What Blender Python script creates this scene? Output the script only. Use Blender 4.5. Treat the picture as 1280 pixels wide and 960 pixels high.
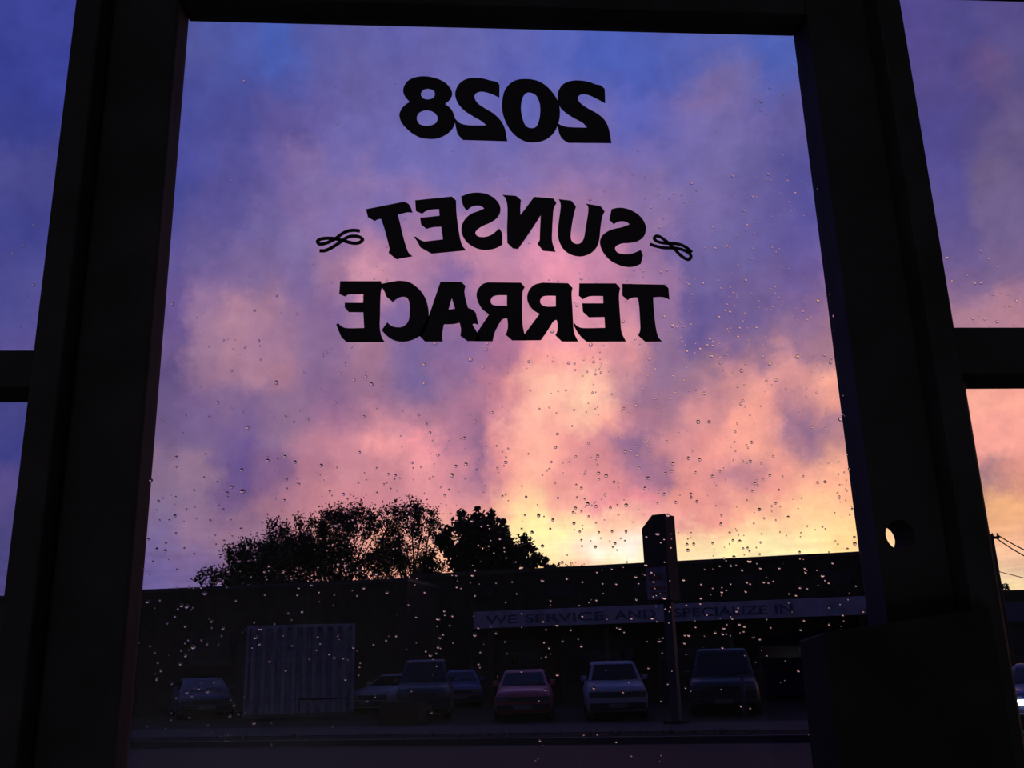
import bpy, bmesh, math, random
import numpy as np
from mathutils import Vector, Matrix

for o in list(bpy.data.objects): bpy.data.objects.remove(o)
scene = bpy.context.scene
COL = scene.collection

# ------------------------------------------------------------------ camera
FPX, PITCH, ROLL, YAW, EYE = 1180.0, 16.16, 1.55, 4.6, 1.6      # focal length in px of a 1280 wide frame; degrees; metres
_p, _r, _y = (math.radians(v) for v in (PITCH, ROLL, YAW))
FW = Vector((math.sin(_y)*math.cos(_p), math.cos(_y)*math.cos(_p), math.sin(_p)))
RT = Vector((math.cos(_y), -math.sin(_y), 0)); UP = RT.cross(FW)
RT = math.cos(_r)*RT - math.sin(_r)*UP; UP = RT.cross(FW)
cam_data = bpy.data.cameras.new('camera'); cam = bpy.data.objects.new('camera', cam_data); COL.objects.link(cam)
m = Matrix((RT, UP, -FW)).transposed().to_4x4(); m.translation = Vector((0, 0, EYE)); cam.matrix_world = m
cam_data.sensor_width = 36; cam_data.lens = 36*FPX/1280; cam_data.clip_start = .02; cam_data.clip_end = 600
scene.camera = cam

# ------------------------------------------------------------------ exposure
vs = scene.view_settings
scene.display_settings.display_device = 'sRGB'
vs.view_transform = 'Standard'; vs.look = 'None'; vs.gamma = 1; vs.use_curve_mapping = False; vs.exposure = 0.0

# ------------------------------------------------------------------ sunset sky (compass direction and height, degrees, colour)
SKY = [
(3.1, 17.6, 150, 105, 145), (4.6, 17.6, 165, 110, 140), (5.9, 17.6, 235, 150, 150), (7.2, 17.5, 252, 165, 155), 
(9.7, 17.4, 248, 160, 150), (11.2, 17.3, 185, 125, 145), (12.2, 17.3, 225, 150, 145), (3.1, 16.0, 185, 120, 140), 
(4.3, 15.9, 195, 125, 145), (5.2, 15.9, 252, 170, 155), (6.6, 15.9, 255, 200, 170), (9.4, 15.7, 255, 210, 175), 
(10.9, 15.7, 255, 190, 165), (11.7, 15.6, 170, 120, 145), (12.4, 15.6, 140, 105, 140), (2.8, 14.3, 150, 105, 140), 
(3.6, 14.2, 165, 110, 140), (4.1, 14.2, 240, 155, 150), (5.3, 14.2, 255, 185, 165), (7.0, 14.1, 254, 180, 162), 
(9.0, 14.1, 255, 195, 165), (10.5, 14.0, 255, 175, 155), (11.5, 13.9, 230, 150, 150), (12.2, 13.9, 165, 115, 140), 
(2.8, 13.0, 140, 100, 140), (3.8, 13.0, 235, 150, 148), (5.0, 13.0, 254, 180, 160), (6.5, 12.9, 254, 180, 160), 
(8.2, 12.9, 245, 160, 152), (9.5, 12.8, 215, 140, 145), (10.9, 12.8, 185, 125, 142), (11.9, 12.7, 130, 98, 138), 
(2.8, 12.1, 140, 100, 140), (4.0, 12.1, 235, 150, 148), (5.2, 12.0, 252, 175, 155), (6.5, 12.0, 254, 180, 160), 
(7.7, 11.9, 245, 160, 152), (8.7, 11.9, 210, 135, 145), (10.4, 11.8, 215, 138, 145), (11.9, 11.8, 140, 103, 140), 
(2.7, 10.6, 145, 102, 140), (3.6, 10.6, 230, 145, 145), (4.7, 10.6, 248, 165, 152), (6.4, 10.5, 254, 185, 160), 
(7.4, 10.5, 245, 160, 150), (8.4, 10.5, 215, 140, 142), (9.8, 10.4, 215, 138, 142), (11.3, 10.3, 185, 120, 140), 
(12.1, 10.3, 165, 112, 140), (2.7, 9.8, 150, 105, 140), (3.4, 9.8, 235, 150, 145), (4.4, 9.8, 255, 190, 155), 
(6.9, 9.7, 250, 165, 150), (8.3, 9.7, 230, 148, 145), (10.3, 9.6, 230, 145, 145), (11.7, 9.5, 228, 145, 145), 
(15.8, 15.1, 150, 110, 140), (17.5, 15.0, 200, 135, 140), (18.9, 14.8, 230, 155, 140), (20.3, 14.7, 250, 165, 148), 
(21.4, 14.6, 190, 130, 140), (22.6, 14.5, 215, 145, 140), (23.9, 14.3, 250, 165, 140), (15.7, 13.7, 215, 145, 145), 
(16.6, 13.7, 200, 135, 142), (18.3, 13.5, 250, 165, 150), (19.9, 13.4, 248, 165, 148), (21.3, 13.3, 150, 110, 140), 
(22.4, 13.1, 145, 108, 140), (23.8, 13.0, 165, 118, 138), (15.5, 12.4, 215, 140, 142), (16.5, 12.4, 215, 142, 142), 
(17.7, 12.3, 253, 168, 152), (19.3, 12.2, 253, 170, 150), (20.2, 12.1, 225, 150, 142), (21.4, 12.0, 155, 112, 140), 
(22.7, 11.9, 140, 105, 138), (24.1, 11.7, 175, 125, 135), (16.2, 11.4, 225, 145, 142), (17.4, 11.3, 253, 165, 150), 
(19.0, 11.2, 253, 172, 150), (20.4, 11.0, 240, 160, 145), (21.3, 11.0, 185, 130, 140), (22.6, 10.9, 165, 118, 138), 
(23.9, 10.7, 245, 170, 142), (16.1, 10.3, 245, 158, 145), (17.5, 10.2, 195, 130, 140), (18.2, 10.1, 165, 115, 140), 
(19.1, 10.1, 180, 122, 140), (20.5, 10.0, 245, 160, 145), (21.6, 9.9, 240, 165, 145), (22.9, 9.8, 252, 178, 145), 
(15.6, 9.6, 225, 145, 142), (16.7, 9.6, 200, 130, 140), (17.9, 9.5, 180, 122, 140), (19.3, 9.4, 200, 135, 140), 
(20.4, 9.3, 235, 150, 142), (22.0, 9.2, 254, 180, 148), (23.5, 9.1, 252, 180, 142), (15.2, 8.7, 240, 155, 140), 
(16.4, 8.6, 215, 140, 140), (17.8, 8.6, 250, 165, 145), (19.6, 8.4, 252, 165, 145), (21.4, 8.3, 255, 190, 150), 
(23.2, 8.2, 254, 185, 145), (15.2, 7.8, 220, 140, 138), (16.3, 7.7, 235, 152, 142), (17.7, 7.6, 252, 178, 150), 
(20.0, 7.5, 254, 198, 155), (21.8, 7.4, 255, 210, 155), (23.3, 7.3, 254, 205, 150), (-15.9, 34.4, 78, 82, 150), 
(-13.4, 34.8, 76, 88, 165), (-10.8, 35.1, 70, 92, 175), (-8.1, 35.4, 88, 90, 160), (-5.4, 35.6, 94, 92, 160), 
(-2.6, 35.7, 96, 94, 165), (0.2, 35.8, 100, 96, 165), (3.0, 35.8, 98, 98, 170), (5.8, 35.7, 92, 96, 172), 
(8.6, 35.6, 84, 96, 178), (11.4, 35.4, 74, 92, 178), (14.2, 35.2, 76, 92, 176), (16.9, 34.9, 80, 92, 172), 
(19.5, 34.5, 84, 94, 172), (22.6, 34.0, 74, 94, 178), (23.9, 33.8, 78, 96, 175), (-16.7, 32.6, 72, 76, 150), 
(-13.2, 33.1, 72, 80, 155), (-10.7, 33.4, 76, 84, 160), (-8.0, 33.6, 94, 88, 155), (-5.3, 33.8, 98, 92, 155), 
(-2.6, 34.0, 98, 92, 160), (5.7, 34.0, 90, 95, 175), (14.0, 33.5, 76, 90, 175), (16.7, 33.2, 82, 92, 172), 
(18.3, 33.0, 110, 102, 160), (19.8, 32.7, 112, 102, 158), (21.1, 32.5, 112, 104, 160), (21.9, 32.4, 84, 92, 170), 
(23.4, 32.2, 82, 92, 168), (17.6, 32.2, 125, 105, 160), (18.7, 32.0, 128, 108, 160), (20.7, 31.7, 118, 105, 162), 
(22.3, 31.5, 95, 92, 160), (-16.8, 30.5, 70, 74, 148), (-13.1, 31.0, 74, 74, 145), (-10.5, 31.2, 88, 80, 145), 
(-7.9, 31.5, 98, 88, 155), (-5.3, 31.6, 104, 98, 165), (0.7, 31.8, 104, 102, 172), (5.6, 31.8, 100, 100, 175), 
(13.8, 31.3, 92, 96, 178), (15.9, 31.0, 100, 98, 172), (17.5, 30.9, 118, 106, 168), (19.0, 30.6, 112, 104, 165), 
(21.6, 30.3, 108, 96, 160), (23.3, 30.0, 95, 88, 150), (-16.6, 28.3, 74, 76, 155), (-12.9, 28.8, 84, 80, 150), 
(-10.4, 29.0, 98, 86, 150), (-9.1, 29.1, 130, 108, 160), (-6.8, 29.3, 115, 105, 170), (-2.6, 29.5, 108, 104, 175), 
(0.7, 29.5, 108, 102, 172), (3.9, 29.5, 115, 104, 168), (7.2, 29.4, 120, 105, 165), (10.4, 29.3, 118, 104, 165), 
(13.6, 29.0, 110, 100, 168), (16.2, 28.7, 108, 100, 165), (18.8, 28.4, 112, 102, 160), (21.3, 28.1, 98, 92, 150), 
(23.0, 27.8, 85, 80, 145), (-16.7, 27.0, 66, 70, 140), (-12.8, 27.4, 84, 78, 142), (-10.3, 27.7, 112, 95, 155), 
(-7.8, 27.9, 125, 108, 165), (-5.2, 28.0, 135, 112, 165), (-2.5, 28.1, 130, 110, 170), (0.7, 28.2, 120, 108, 172), 
(5.0, 28.1, 125, 108, 170), (8.2, 28.0, 140, 112, 165), (11.4, 27.8, 138, 112, 165), (14.5, 27.5, 128, 108, 160), 
(17.6, 27.2, 118, 104, 160), (21.1, 26.7, 98, 90, 150), (24.0, 26.3, 84, 80, 148), (-17.0, 25.2, 68, 72, 145), 
(-13.7, 25.5, 88, 80, 145), (-10.7, 25.8, 112, 98, 155), (-8.7, 26.0, 130, 108, 160), (-6.2, 26.1, 125, 106, 165), 
(-3.6, 26.2, 118, 104, 165), (-0.4, 26.3, 145, 112, 160), (3.8, 26.3, 150, 115, 160), (8.1, 26.1, 160, 118, 155), 
(11.3, 25.9, 150, 115, 160), (14.4, 25.7, 145, 115, 160), (16.9, 25.4, 118, 102, 160), (19.9, 25.1, 108, 96, 155), 
(22.4, 24.7, 95, 86, 150), (24.3, 24.4, 88, 82, 155), (-16.8, 23.4, 92, 82, 145), (-14.5, 23.6, 100, 88, 145), 
(-11.6, 23.9, 110, 95, 150), (-9.2, 24.1, 120, 104, 155), (-6.6, 24.2, 145, 112, 155), (-4.6, 24.3, 176, 125, 158), 
(-1.5, 24.4, 170, 122, 156), (2.7, 24.4, 197, 136, 163), (7.0, 24.3, 218, 142, 173), (10.1, 24.1, 192, 129, 162), 
(13.2, 23.9, 150, 112, 155), (15.8, 23.7, 108, 95, 155), (18.8, 23.4, 108, 98, 155), (21.2, 23.1, 98, 88, 150), 
(23.6, 22.7, 100, 88, 155), (24.5, 22.6, 110, 92, 150), (-16.7, 21.8, 98, 84, 145), (-13.9, 22.1, 125, 100, 150), 
(-11.5, 22.3, 118, 98, 145), (-8.6, 22.5, 118, 98, 150), (-6.6, 22.6, 160, 118, 150), (-4.5, 22.7, 208, 146, 166), 
(-1.5, 22.7, 176, 125, 158), (0.6, 22.7, 130, 100, 155), (3.7, 22.7, 192, 131, 162), (7.9, 22.6, 229, 147, 171), 
(11.0, 22.4, 192, 129, 162), (14.6, 22.1, 150, 112, 155), (16.6, 21.9, 108, 94, 150), (20.5, 21.5, 110, 92, 145), 
(23.4, 21.1, 98, 84, 145), (24.5, 21.0, 140, 105, 145), (-16.8, 19.8, 98, 80, 140), (-14.3, 20.0, 150, 115, 150), 
(-12.8, 20.1, 176, 130, 153), (-10.5, 20.3, 165, 122, 148), (-8.5, 20.4, 135, 105, 150), 
(-6.5, 20.4, 130, 100, 150), (-2.5, 20.6, 125, 100, 155), (-0.4, 20.6, 150, 115, 155), (2.7, 20.6, 150, 108, 150), 
(5.8, 20.5, 197, 131, 158), (8.8, 20.4, 213, 142, 167), (11.4, 20.2, 202, 136, 159), (14.4, 20.0, 140, 108, 150), 
(16.9, 19.8, 98, 85, 145), (20.3, 19.4, 110, 92, 145), (23.1, 19.1, 120, 95, 145), (24.5, 18.9, 150, 110, 140), 
(-16.8, 17.9, 110, 88, 140), (-14.1, 18.1, 150, 115, 145), (-13.0, 18.2, 170, 125, 146), 
(-10.4, 18.4, 155, 115, 145), (-7.4, 18.5, 135, 105, 145), (-4.5, 18.6, 165, 120, 145), (-1.5, 18.6, 120, 98, 150), 
(1.6, 18.6, 130, 100, 150), (4.7, 18.6, 176, 115, 148), (7.2, 18.5, 240, 157, 169), (9.8, 18.4, 229, 152, 166), 
(12.3, 18.2, 218, 147, 158), (14.3, 18.1, 140, 108, 145), (16.7, 17.9, 105, 88, 145), (20.1, 17.6, 130, 102, 140), 
(22.9, 17.2, 150, 112, 140), (24.5, 17.0, 165, 120, 135), (-16.7, 16.1, 92, 76, 125), (-14.0, 16.3, 145, 110, 140), 
(-11.7, 16.4, 165, 122, 145), (-9.8, 16.5, 165, 118, 140), (-7.4, 16.6, 128, 98, 140), (-4.4, 16.7, 150, 110, 140), 
(-1.4, 16.7, 115, 95, 145), (1.6, 16.7, 140, 105, 145), (14.1, 16.2, 140, 108, 145), (16.6, 16.0, 150, 115, 140), 
(19.0, 15.8, 197, 136, 143), (21.8, 15.5, 229, 157, 151), (24.0, 15.2, 240, 167, 149), (-16.8, 14.3, 105, 86, 130), 
(-14.3, 14.4, 115, 92, 140), (-11.6, 14.6, 120, 95, 140), (-9.2, 14.7, 135, 105, 140), (-6.8, 14.7, 140, 100, 140), 
(-4.4, 14.8, 150, 108, 140), (-1.4, 14.8, 140, 105, 140), (1.1, 14.8, 165, 115, 145), (14.5, 14.2, 165, 118, 140), 
(-16.6, 12.5, 110, 90, 130), (-14.2, 12.6, 120, 98, 140), (-11.5, 12.7, 105, 84, 140), (-9.6, 12.8, 140, 108, 140), 
(-7.3, 12.8, 186, 126, 145), (-5.8, 12.8, 197, 131, 148), (-3.9, 12.9, 240, 157, 159), (-1.4, 12.9, 240, 152, 159), 
(1.0, 12.8, 181, 120, 144), (14.3, 12.3, 202, 136, 144), (-16.7, 10.7, 130, 105, 135), 
(-14.1, 10.8, 145, 115, 140), (-11.8, 10.8, 98, 78, 135), (-10.0, 10.9, 125, 92, 135), (-7.7, 10.9, 170, 115, 136), 
(-5.3, 10.9, 202, 136, 149), (-3.4, 10.9, 197, 131, 143), (-0.9, 10.9, 224, 147, 155), (1.0, 10.9, 218, 142, 153), 
(13.2, 10.5, 150, 105, 135), (-16.8, 8.9, 125, 105, 140), (-14.4, 8.9, 135, 108, 140), (-11.7, 9.0, 110, 84, 130), 
(-9.5, 9.0, 160, 112, 130), (-7.1, 9.0, 192, 126, 137), (-4.8, 9.0, 197, 126, 138), (-2.4, 9.0, 202, 131, 144), 
(0.5, 9.0, 218, 142, 148), (2.5, 9.0, 229, 152, 146), (4.4, 8.9, 255, 198, 154), (5.9, 8.9, 255, 218, 159), 
(7.8, 8.8, 255, 183, 163), (9.7, 8.7, 240, 152, 159), (12.1, 8.6, 229, 137, 151), (-16.7, 7.5, 115, 98, 140), 
(-14.3, 7.6, 145, 112, 140), (-11.7, 7.6, 150, 112, 135), (5.3, 7.5, 255, 242, 168), (7.3, 7.4, 255, 242, 173), 
(9.2, 7.3, 255, 217, 168), (11.6, 7.2, 255, 202, 163), (14.9, 7.1, 229, 153, 150), (17.2, 7.0, 250, 186, 149), 
(19.5, 6.8, 255, 207, 153), (21.7, 6.7, 255, 217, 153), (23.9, 6.6, 255, 201, 141), (-16.6, 6.4, 110, 95, 145), 
(-14.3, 6.5, 120, 98, 140), (-11.6, 6.5, 135, 105, 135), (-7.1, 6.5, 192, 133, 131), (-3.3, 6.5, 229, 163, 140), 
(0.5, 6.4, 240, 179, 150), (5.3, 6.3, 255, 227, 158), (6.7, 6.2, 255, 252, 188), (9.1, 6.2, 255, 255, 238), 
(11.5, 6.1, 255, 255, 248), (14.8, 5.9, 255, 237, 168), (17.1, 5.8, 255, 252, 178), (19.4, 5.7, 255, 255, 188), 
(21.6, 5.6, 255, 247, 183), (23.7, 5.5, 255, 227, 158), (-16.5, 5.5, 105, 92, 145), (-13.8, 5.5, 115, 95, 140), 
(6.2, 5.3, 255, 202, 148), (8.1, 5.2, 255, 191, 156), (10.0, 5.1, 255, 212, 158), (11.9, 5.1, 255, 237, 178), 
(14.7, 5.0, 255, 232, 188), (-3.3, 5.5, 224, 157, 133), (0.5, 5.4, 240, 174, 145), (-16.4, 4.5, 100, 88, 145), 
(-14.1, 4.5, 105, 90, 140), (31.9, 33.3, 82, 72, 140), (34.1, 32.7, 78, 72, 135), (36.6, 31.9, 85, 76, 135), 
(-25.7, 33.7, 58, 64, 145), (31.9, 30.8, 82, 72, 135), (34.0, 30.2, 75, 70, 135), (34.9, 30.0, 105, 80, 125), 
(36.5, 29.5, 85, 78, 130), (-26.2, 31.2, 54, 60, 140), (-24.6, 31.6, 58, 66, 150), (31.8, 27.8, 78, 72, 140), 
(33.9, 27.3, 80, 72, 130), (35.5, 26.9, 100, 86, 130), (-25.4, 28.5, 54, 60, 135), (31.8, 25.2, 85, 78, 145), 
(33.9, 24.7, 105, 90, 130), (-25.9, 25.9, 72, 72, 140), (-24.3, 26.2, 68, 68, 135), (31.8, 22.6, 90, 80, 140), 
(33.8, 22.2, 110, 95, 140), (-24.8, 23.5, 62, 64, 135), (31.8, 20.4, 105, 88, 140), (34.2, 19.9, 120, 98, 140), 
(-25.1, 19.2, 72, 72, 140), (-24.1, 19.3, 78, 74, 140), (31.8, 17.6, 165, 120, 140), (33.8, 17.3, 176, 125, 143), 
(-24.4, 17.1, 84, 76, 140), (31.1, 13.0, 245, 168, 150), (33.4, 12.6, 250, 168, 151), (-24.2, 13.3, 66, 66, 130), 
(30.7, 10.8, 245, 162, 150), (32.7, 10.6, 245, 162, 150), (-24.2, 11.5, 56, 58, 125), (31.0, 8.6, 165, 120, 125), 
(31.6, 8.5, 140, 105, 125), (32.7, 8.4, 229, 152, 131), (-24.0, 9.0, 84, 72, 130), (31.3, 6.9, 245, 182, 125), 
(32.1, 6.8, 250, 188, 121), (31.9, 5.7, 218, 157, 136), (-23.8, 6.5, 70, 66, 120), (31.8, 4.7, 245, 180, 147), 
(31.7, 4.1, 255, 231, 176), (31.8, 3.5, 192, 153, 141), (31.7, 3.0, 255, 237, 168),
]
def lin(c): return c/12.92 if c <= .04045 else ((c+.055)/1.055)**2.4
PA = np.array([s[:2] for s in SKY], float); PC = np.array([s[2:] for s in SKY], float)/255
AZ = np.arange(-27.0, 39.1, 1.1); EL = list(np.arange(1.0, 37.1, 1.29)) + [46.0, 62.0, 90.0]
def sky_rgb(az, el):
    d2 = ((PA[:, 0]-az)*math.cos(math.radians(min(el, 40))))**2+(PA[:, 1]-el)**2
    w = np.exp(-d2/(2*.50**2)) + 4e-3*np.exp(-d2/(2*2.0**2))+1e-5*np.exp(-d2/(2*6**2)) + 1e-9/(1+d2)
    return (w[:, None]*PC).sum(0)/w.sum()
ZEN = {46.0: (.28, .31, .60), 62.0: (.19, .23, .48), 90.0: (.15, .19, .42)}
world = bpy.data.worlds.new('world'); scene.world = world; world.use_nodes = True
nt = world.node_tree; nt.nodes.clear(); NL = nt.links
def N(t, **k):
    n = nt.nodes.new(t)
    for a, b in k.items(): setattr(n, a, b)
    return n
def M(op, a, b=None, c=None, clamp=False):
    n = N('ShaderNodeMath', operation=op, use_clamp=clamp)
    for i, v in enumerate((a, b, c)):
        if v is None: continue
        if isinstance(v, (int, float)): n.inputs[i].default_value = v
        else: NL.new(v, n.inputs[i])
    return n.outputs[0]
def mixc(fac, a, b, blend='MIX'):
    n = N('ShaderNodeMix', data_type='RGBA', blend_type=blend)
    for i, v in ((0, fac), (6, a), (7, b)):
        if isinstance(v, (int, float)): n.inputs[i].default_value = v
        elif isinstance(v, tuple): n.inputs[i].default_value = (*v, 1)
        else: NL.new(v, n.inputs[i])
    return n.outputs[2]
def ramp(fac, stops, mode='LINEAR'):
    n = N('ShaderNodeValToRGB'); n.color_ramp.interpolation = mode; e = n.color_ramp.elements
    while len(e) < len(stops): e.new(1.0)
    for k, (p, c) in enumerate(stops): e[k].position = p
    for k, (p, c) in enumerate(stops): e[k].color = (*c, 1)
    NL.new(fac, n.inputs[0]); return n.outputs[0]
tc = N('ShaderNodeTexCoord').outputs['Generated']
def noise(scale, detail, rough=.55, off=(0, 0, 0), stretch=(1, 1, 1)):
    mp = N('ShaderNodeMapping'); NL.new(tc, mp.inputs[0]); mp.inputs[1].default_value = off; mp.inputs[3].default_value = stretch
    n = N('ShaderNodeTexNoise'); n.inputs['Scale'].default_value = scale; n.inputs['Detail'].default_value = detail
    n.inputs['Roughness'].default_value = rough; NL.new(mp.outputs[0], n.inputs['Vector']); return n
sep = N('ShaderNodeSeparateXYZ'); NL.new(tc, sep.inputs[0])
az0 = M('MULTIPLY', M('ARCTAN2', sep.outputs[0], sep.outputs[1]), 180/math.pi)
el0 = M('MULTIPLY', M('ARCSINE', sep.outputs[2]), 180/math.pi)
wn = noise(26, 8, .66); wsep = N('ShaderNodeSeparateColor'); NL.new(wn.outputs['Color'], wsep.inputs[0])
wk = M('MULTIPLY', M('SUBTRACT', el0, 4.0), .25, clamp=True)               # clouds curl aloft, lie flat along the horizon
az = M('MULTIPLY_ADD', M('SUBTRACT', wsep.outputs[0], .5), 3.6, az0)
el = M('ADD', el0, M('MULTIPLY', M('SUBTRACT', wsep.outputs[1], .5), M('MULTIPLY_ADD', wk, 3.4, .4)))
elf = M('DIVIDE', el, 90.0, clamp=True)
acc = None
for i, a in enumerate(AZ):
    st = []
    for e_ in EL:
        c = ZEN.get(e_) or tuple(sky_rgb(a, e_))
        st.append((e_/90, tuple(lin(float(v)) for v in c)))
    col = ramp(elf, st)
    if acc is None: acc = col
    else: acc = mixc(M('DIVIDE', M('SUBTRACT', az, float(AZ[i-1])), float(AZ[i]-AZ[i-1]), clamp=True), acc, col)
fine = noise(38, 8, .66, (3, 1, 2)).outputs[0]
acc = mixc(1.0, acc, mixc(fine, (.70, .68, .76), (1.34, 1.35, 1.27)), 'MULTIPLY')
strk = noise(12, 4, .6, (1, 5, 0), (1, 1, 11)).outputs[0]                     # thin bars of cloud low down
acc = mixc(M('MULTIPLY', M('SUBTRACT', 9.0, el0), .2, clamp=True), acc, mixc(1.0, acc, mixc(strk, (.60, .52, .58), (1.50, 1.52, 1.48)), 'MULTIPLY'))
east = ramp(M('DIVIDE', el0, 90.0, clamp=True), [(0, (.022, .020, .052)), (.2, (.026, .028, .085)), (.6, (.024, .034, .115)), (1, tuple(lin(v) for v in ZEN[90.0]))])
away = M('DIVIDE', M('SUBTRACT', M('ABSOLUTE', M('SUBTRACT', az0, 6.0)), 36.0), 55.0, clamp=True)
acc = mixc(away, acc, east)
bg = N('ShaderNodeBackground'); NL.new(acc, bg.inputs[0]); bg.inputs[1].default_value = 1.10
wo = N('ShaderNodeOutputWorld'); NL.new(bg.outputs[0], wo.inputs[0])
world.cycles.sampling_method = 'MANUAL'; world.cycles.sample_map_resolution = 512

# ------------------------------------------------------------------ helpers
def ray(px, py): return RT*((px-640)/FPX) - UP*((py-480)/FPX) + FW
def at(px, py, Y):                       # point on the upright plane Y metres ahead
    r = ray(px, py); return Vector((0, 0, EYE)) + r*(Y/r.y)
def on(px, py, z):                       # point at height z
    r = ray(px, py); return Vector((0, 0, EYE)) + r*((z-EYE)/r.z)
MATS = {}
def mat(name, col, rough=.6, metal=0.0, var=.15, scale=8.0, spec=.5, bump=0.0, emit=None, coat=0.0):
    if name in MATS: return MATS[name]
    mt = bpy.data.materials.new(name); mt.use_nodes = True; t = mt.node_tree; b = t.nodes['Principled BSDF']
    b.inputs['Roughness'].default_value = rough; b.inputs['Metallic'].default_value = metal
    b.inputs['Specular IOR Level'].default_value = spec; b.inputs['Coat Weight'].default_value = coat
    n = t.nodes.new('ShaderNodeTexNoise'); n.inputs['Scale'].default_value = scale; n.inputs['Detail'].default_value = 4
    co = t.nodes.new('ShaderNodeTexCoord'); t.links.new(co.outputs['Object'], n.inputs['Vector'])
    r = t.nodes.new('ShaderNodeValToRGB'); e = r.color_ramp.elements
    e[0].position = .3; e[1].position = .7
    e[0].color = (*[v*(1-var) for v in col], 1); e[1].color = (*[min(1, v*(1+var)) for v in col], 1)
    t.links.new(n.outputs[0], r.inputs[0]); t.links.new(r.outputs[0], b.inputs['Base Color'])
    if bump:
        bn = t.nodes.new('ShaderNodeBump'); bn.inputs['Strength'].default_value = bump; bn.inputs['Distance'].default_value = .02
        t.links.new(n.outputs[0], bn.inputs['Height']); t.links.new(bn.outputs[0], b.inputs['Normal'])
    if emit: b.inputs['Emission Color'].default_value = (*emit[:3], 1); b.inputs['Emission Strength'].default_value = emit[3]
    MATS[name] = mt; return mt
def glass_mat(name, tint, refl):
    mt = bpy.data.materials.new(name); mt.use_nodes = True; t = mt.node_tree; t.nodes.clear()
    tr = t.nodes.new('ShaderNodeBsdfTransparent'); tr.inputs[0].default_value = (*tint, 1)
    gl = t.nodes.new('ShaderNodeBsdfGlossy'); gl.inputs['Roughness'].default_value = .02
    mx = t.nodes.new('ShaderNodeMixShader'); mx.inputs[0].default_value = refl
    o = t.nodes.new('ShaderNodeOutputMaterial')
    t.links.new(tr.outputs[0], mx.inputs[1]); t.links.new(gl.outputs[0], mx.inputs[2]); t.links.new(mx.outputs[0], o.inputs[0])
    MATS[name] = mt; return mt
def water_mat():
    mt = bpy.data.materials.new('water'); mt.use_nodes = True; t = mt.node_tree; t.nodes.clear()
    g = t.nodes.new('ShaderNodeBsdfGlass'); g.inputs['IOR'].default_value = 1.33; g.inputs['Roughness'].default_value = 0
    o = t.nodes.new('ShaderNodeOutputMaterial'); t.links.new(g.outputs[0], o.inputs[0]); return mt
class MB:
    def __init__(s): s.v = []; s.f = []; s.sm = []
    def add(s, vs, fs, smooth=False):
        k = len(s.v); s.v += [tuple(v) for v in vs]; s.f += [tuple(i+k for i in f) for f in fs]; s.sm += [smooth]*len(fs); return s
    def box(s, x0, x1, y0, y1, z0, z1):
        v = [(x, y, z) for z in (z0, z1) for y in (y0, y1) for x in (x0, x1)]
        return s.add(v, [(0, 2, 3, 1), (4, 5, 7, 6), (0, 1, 5, 4), (2, 6, 7, 3), (0, 4, 6, 2), (1, 3, 7, 5)])
    def tube(s, a, b, ra, rb, n=8, caps=True):
        a, b = Vector(a), Vector(b); d = (b-a).normalized(); u = d.orthogonal().normalized(); w = d.cross(u)
        v = [p+(u*math.cos(2*math.pi*i/n)+w*math.sin(2*math.pi*i/n))*r for p, r in ((a, ra), (b, rb)) for i in range(n)]
        f = [(i, (i+1) % n, n+(i+1) % n, n+i) for i in range(n)]
        s.add(v, f, True)
        if caps: k = len(s.v)-2*n; s.f += [tuple(range(k+n-1, k-1, -1)), tuple(range(k+n, k+2*n))]; s.sm += [False]*2
        return s
    def loft(s, rings, smooth=True):
        n = len(rings[0]); k = len(s.v)
        for r in rings: s.v += [tuple(p) for p in r]
        for j in range(len(rings)-1):
            for i in range(n):
                s.f.append((k+j*n+i, k+j*n+(i+1) % n, k+(j+1)*n+(i+1) % n, k+(j+1)*n+i)); s.sm.append(smooth)
        s.f += [tuple(range(k+n-1, k-1, -1)), tuple(range(k+(len(rings)-1)*n, k+len(rings)*n))]; s.sm += [False]*2
        return s
    def mesh(s, name, material):
        me = bpy.data.meshes.new(name); me.from_pydata(s.v, [], s.f); me.polygons.foreach_set('use_smooth', s.sm)
        if material: me.materials.append(material)
        me.update(); return me
    def build(s, name, material, parent=None, bevel=0):
        o = link(name, s.mesh(name, material), parent)
        bm = bmesh.new(); bm.from_mesh(o.data); bmesh.ops.recalc_face_normals(bm, faces=bm.faces); bm.to_mesh(o.data); bm.free()
        if bevel:
            b = o.modifiers.new('bevel', 'BEVEL'); b.width = bevel; b.segments = 2; b.limit_method = 'ANGLE'
        return o
def link(name, data, parent=None):
    o = bpy.data.objects.new(name, data); COL.objects.link(o)
    if parent is not None: o.parent = parent
    return o
def tag(o, label=None, cat=None, group=None, kind=None):
    for k, v in (('label', label), ('category', cat), ('group', group), ('kind', kind)):
        if v: o[k] = v
    return o
def empty(name, loc=(0, 0, 0), rz=0.0, label=None, cat=None, group=None, kind=None):
    o = link(name, None); o.location = loc; o.rotation_euler = (0, 0, rz); o.empty_display_size = .1
    return tag(o, label, cat, group, kind)
def children(o): return [c for c in bpy.data.objects if c.parent == o]
def copy_tree(o, parent=None):
    c = o.copy(); COL.objects.link(c); c.parent = parent
    for ch in children(o): copy_tree(ch, c)
    return c
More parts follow.
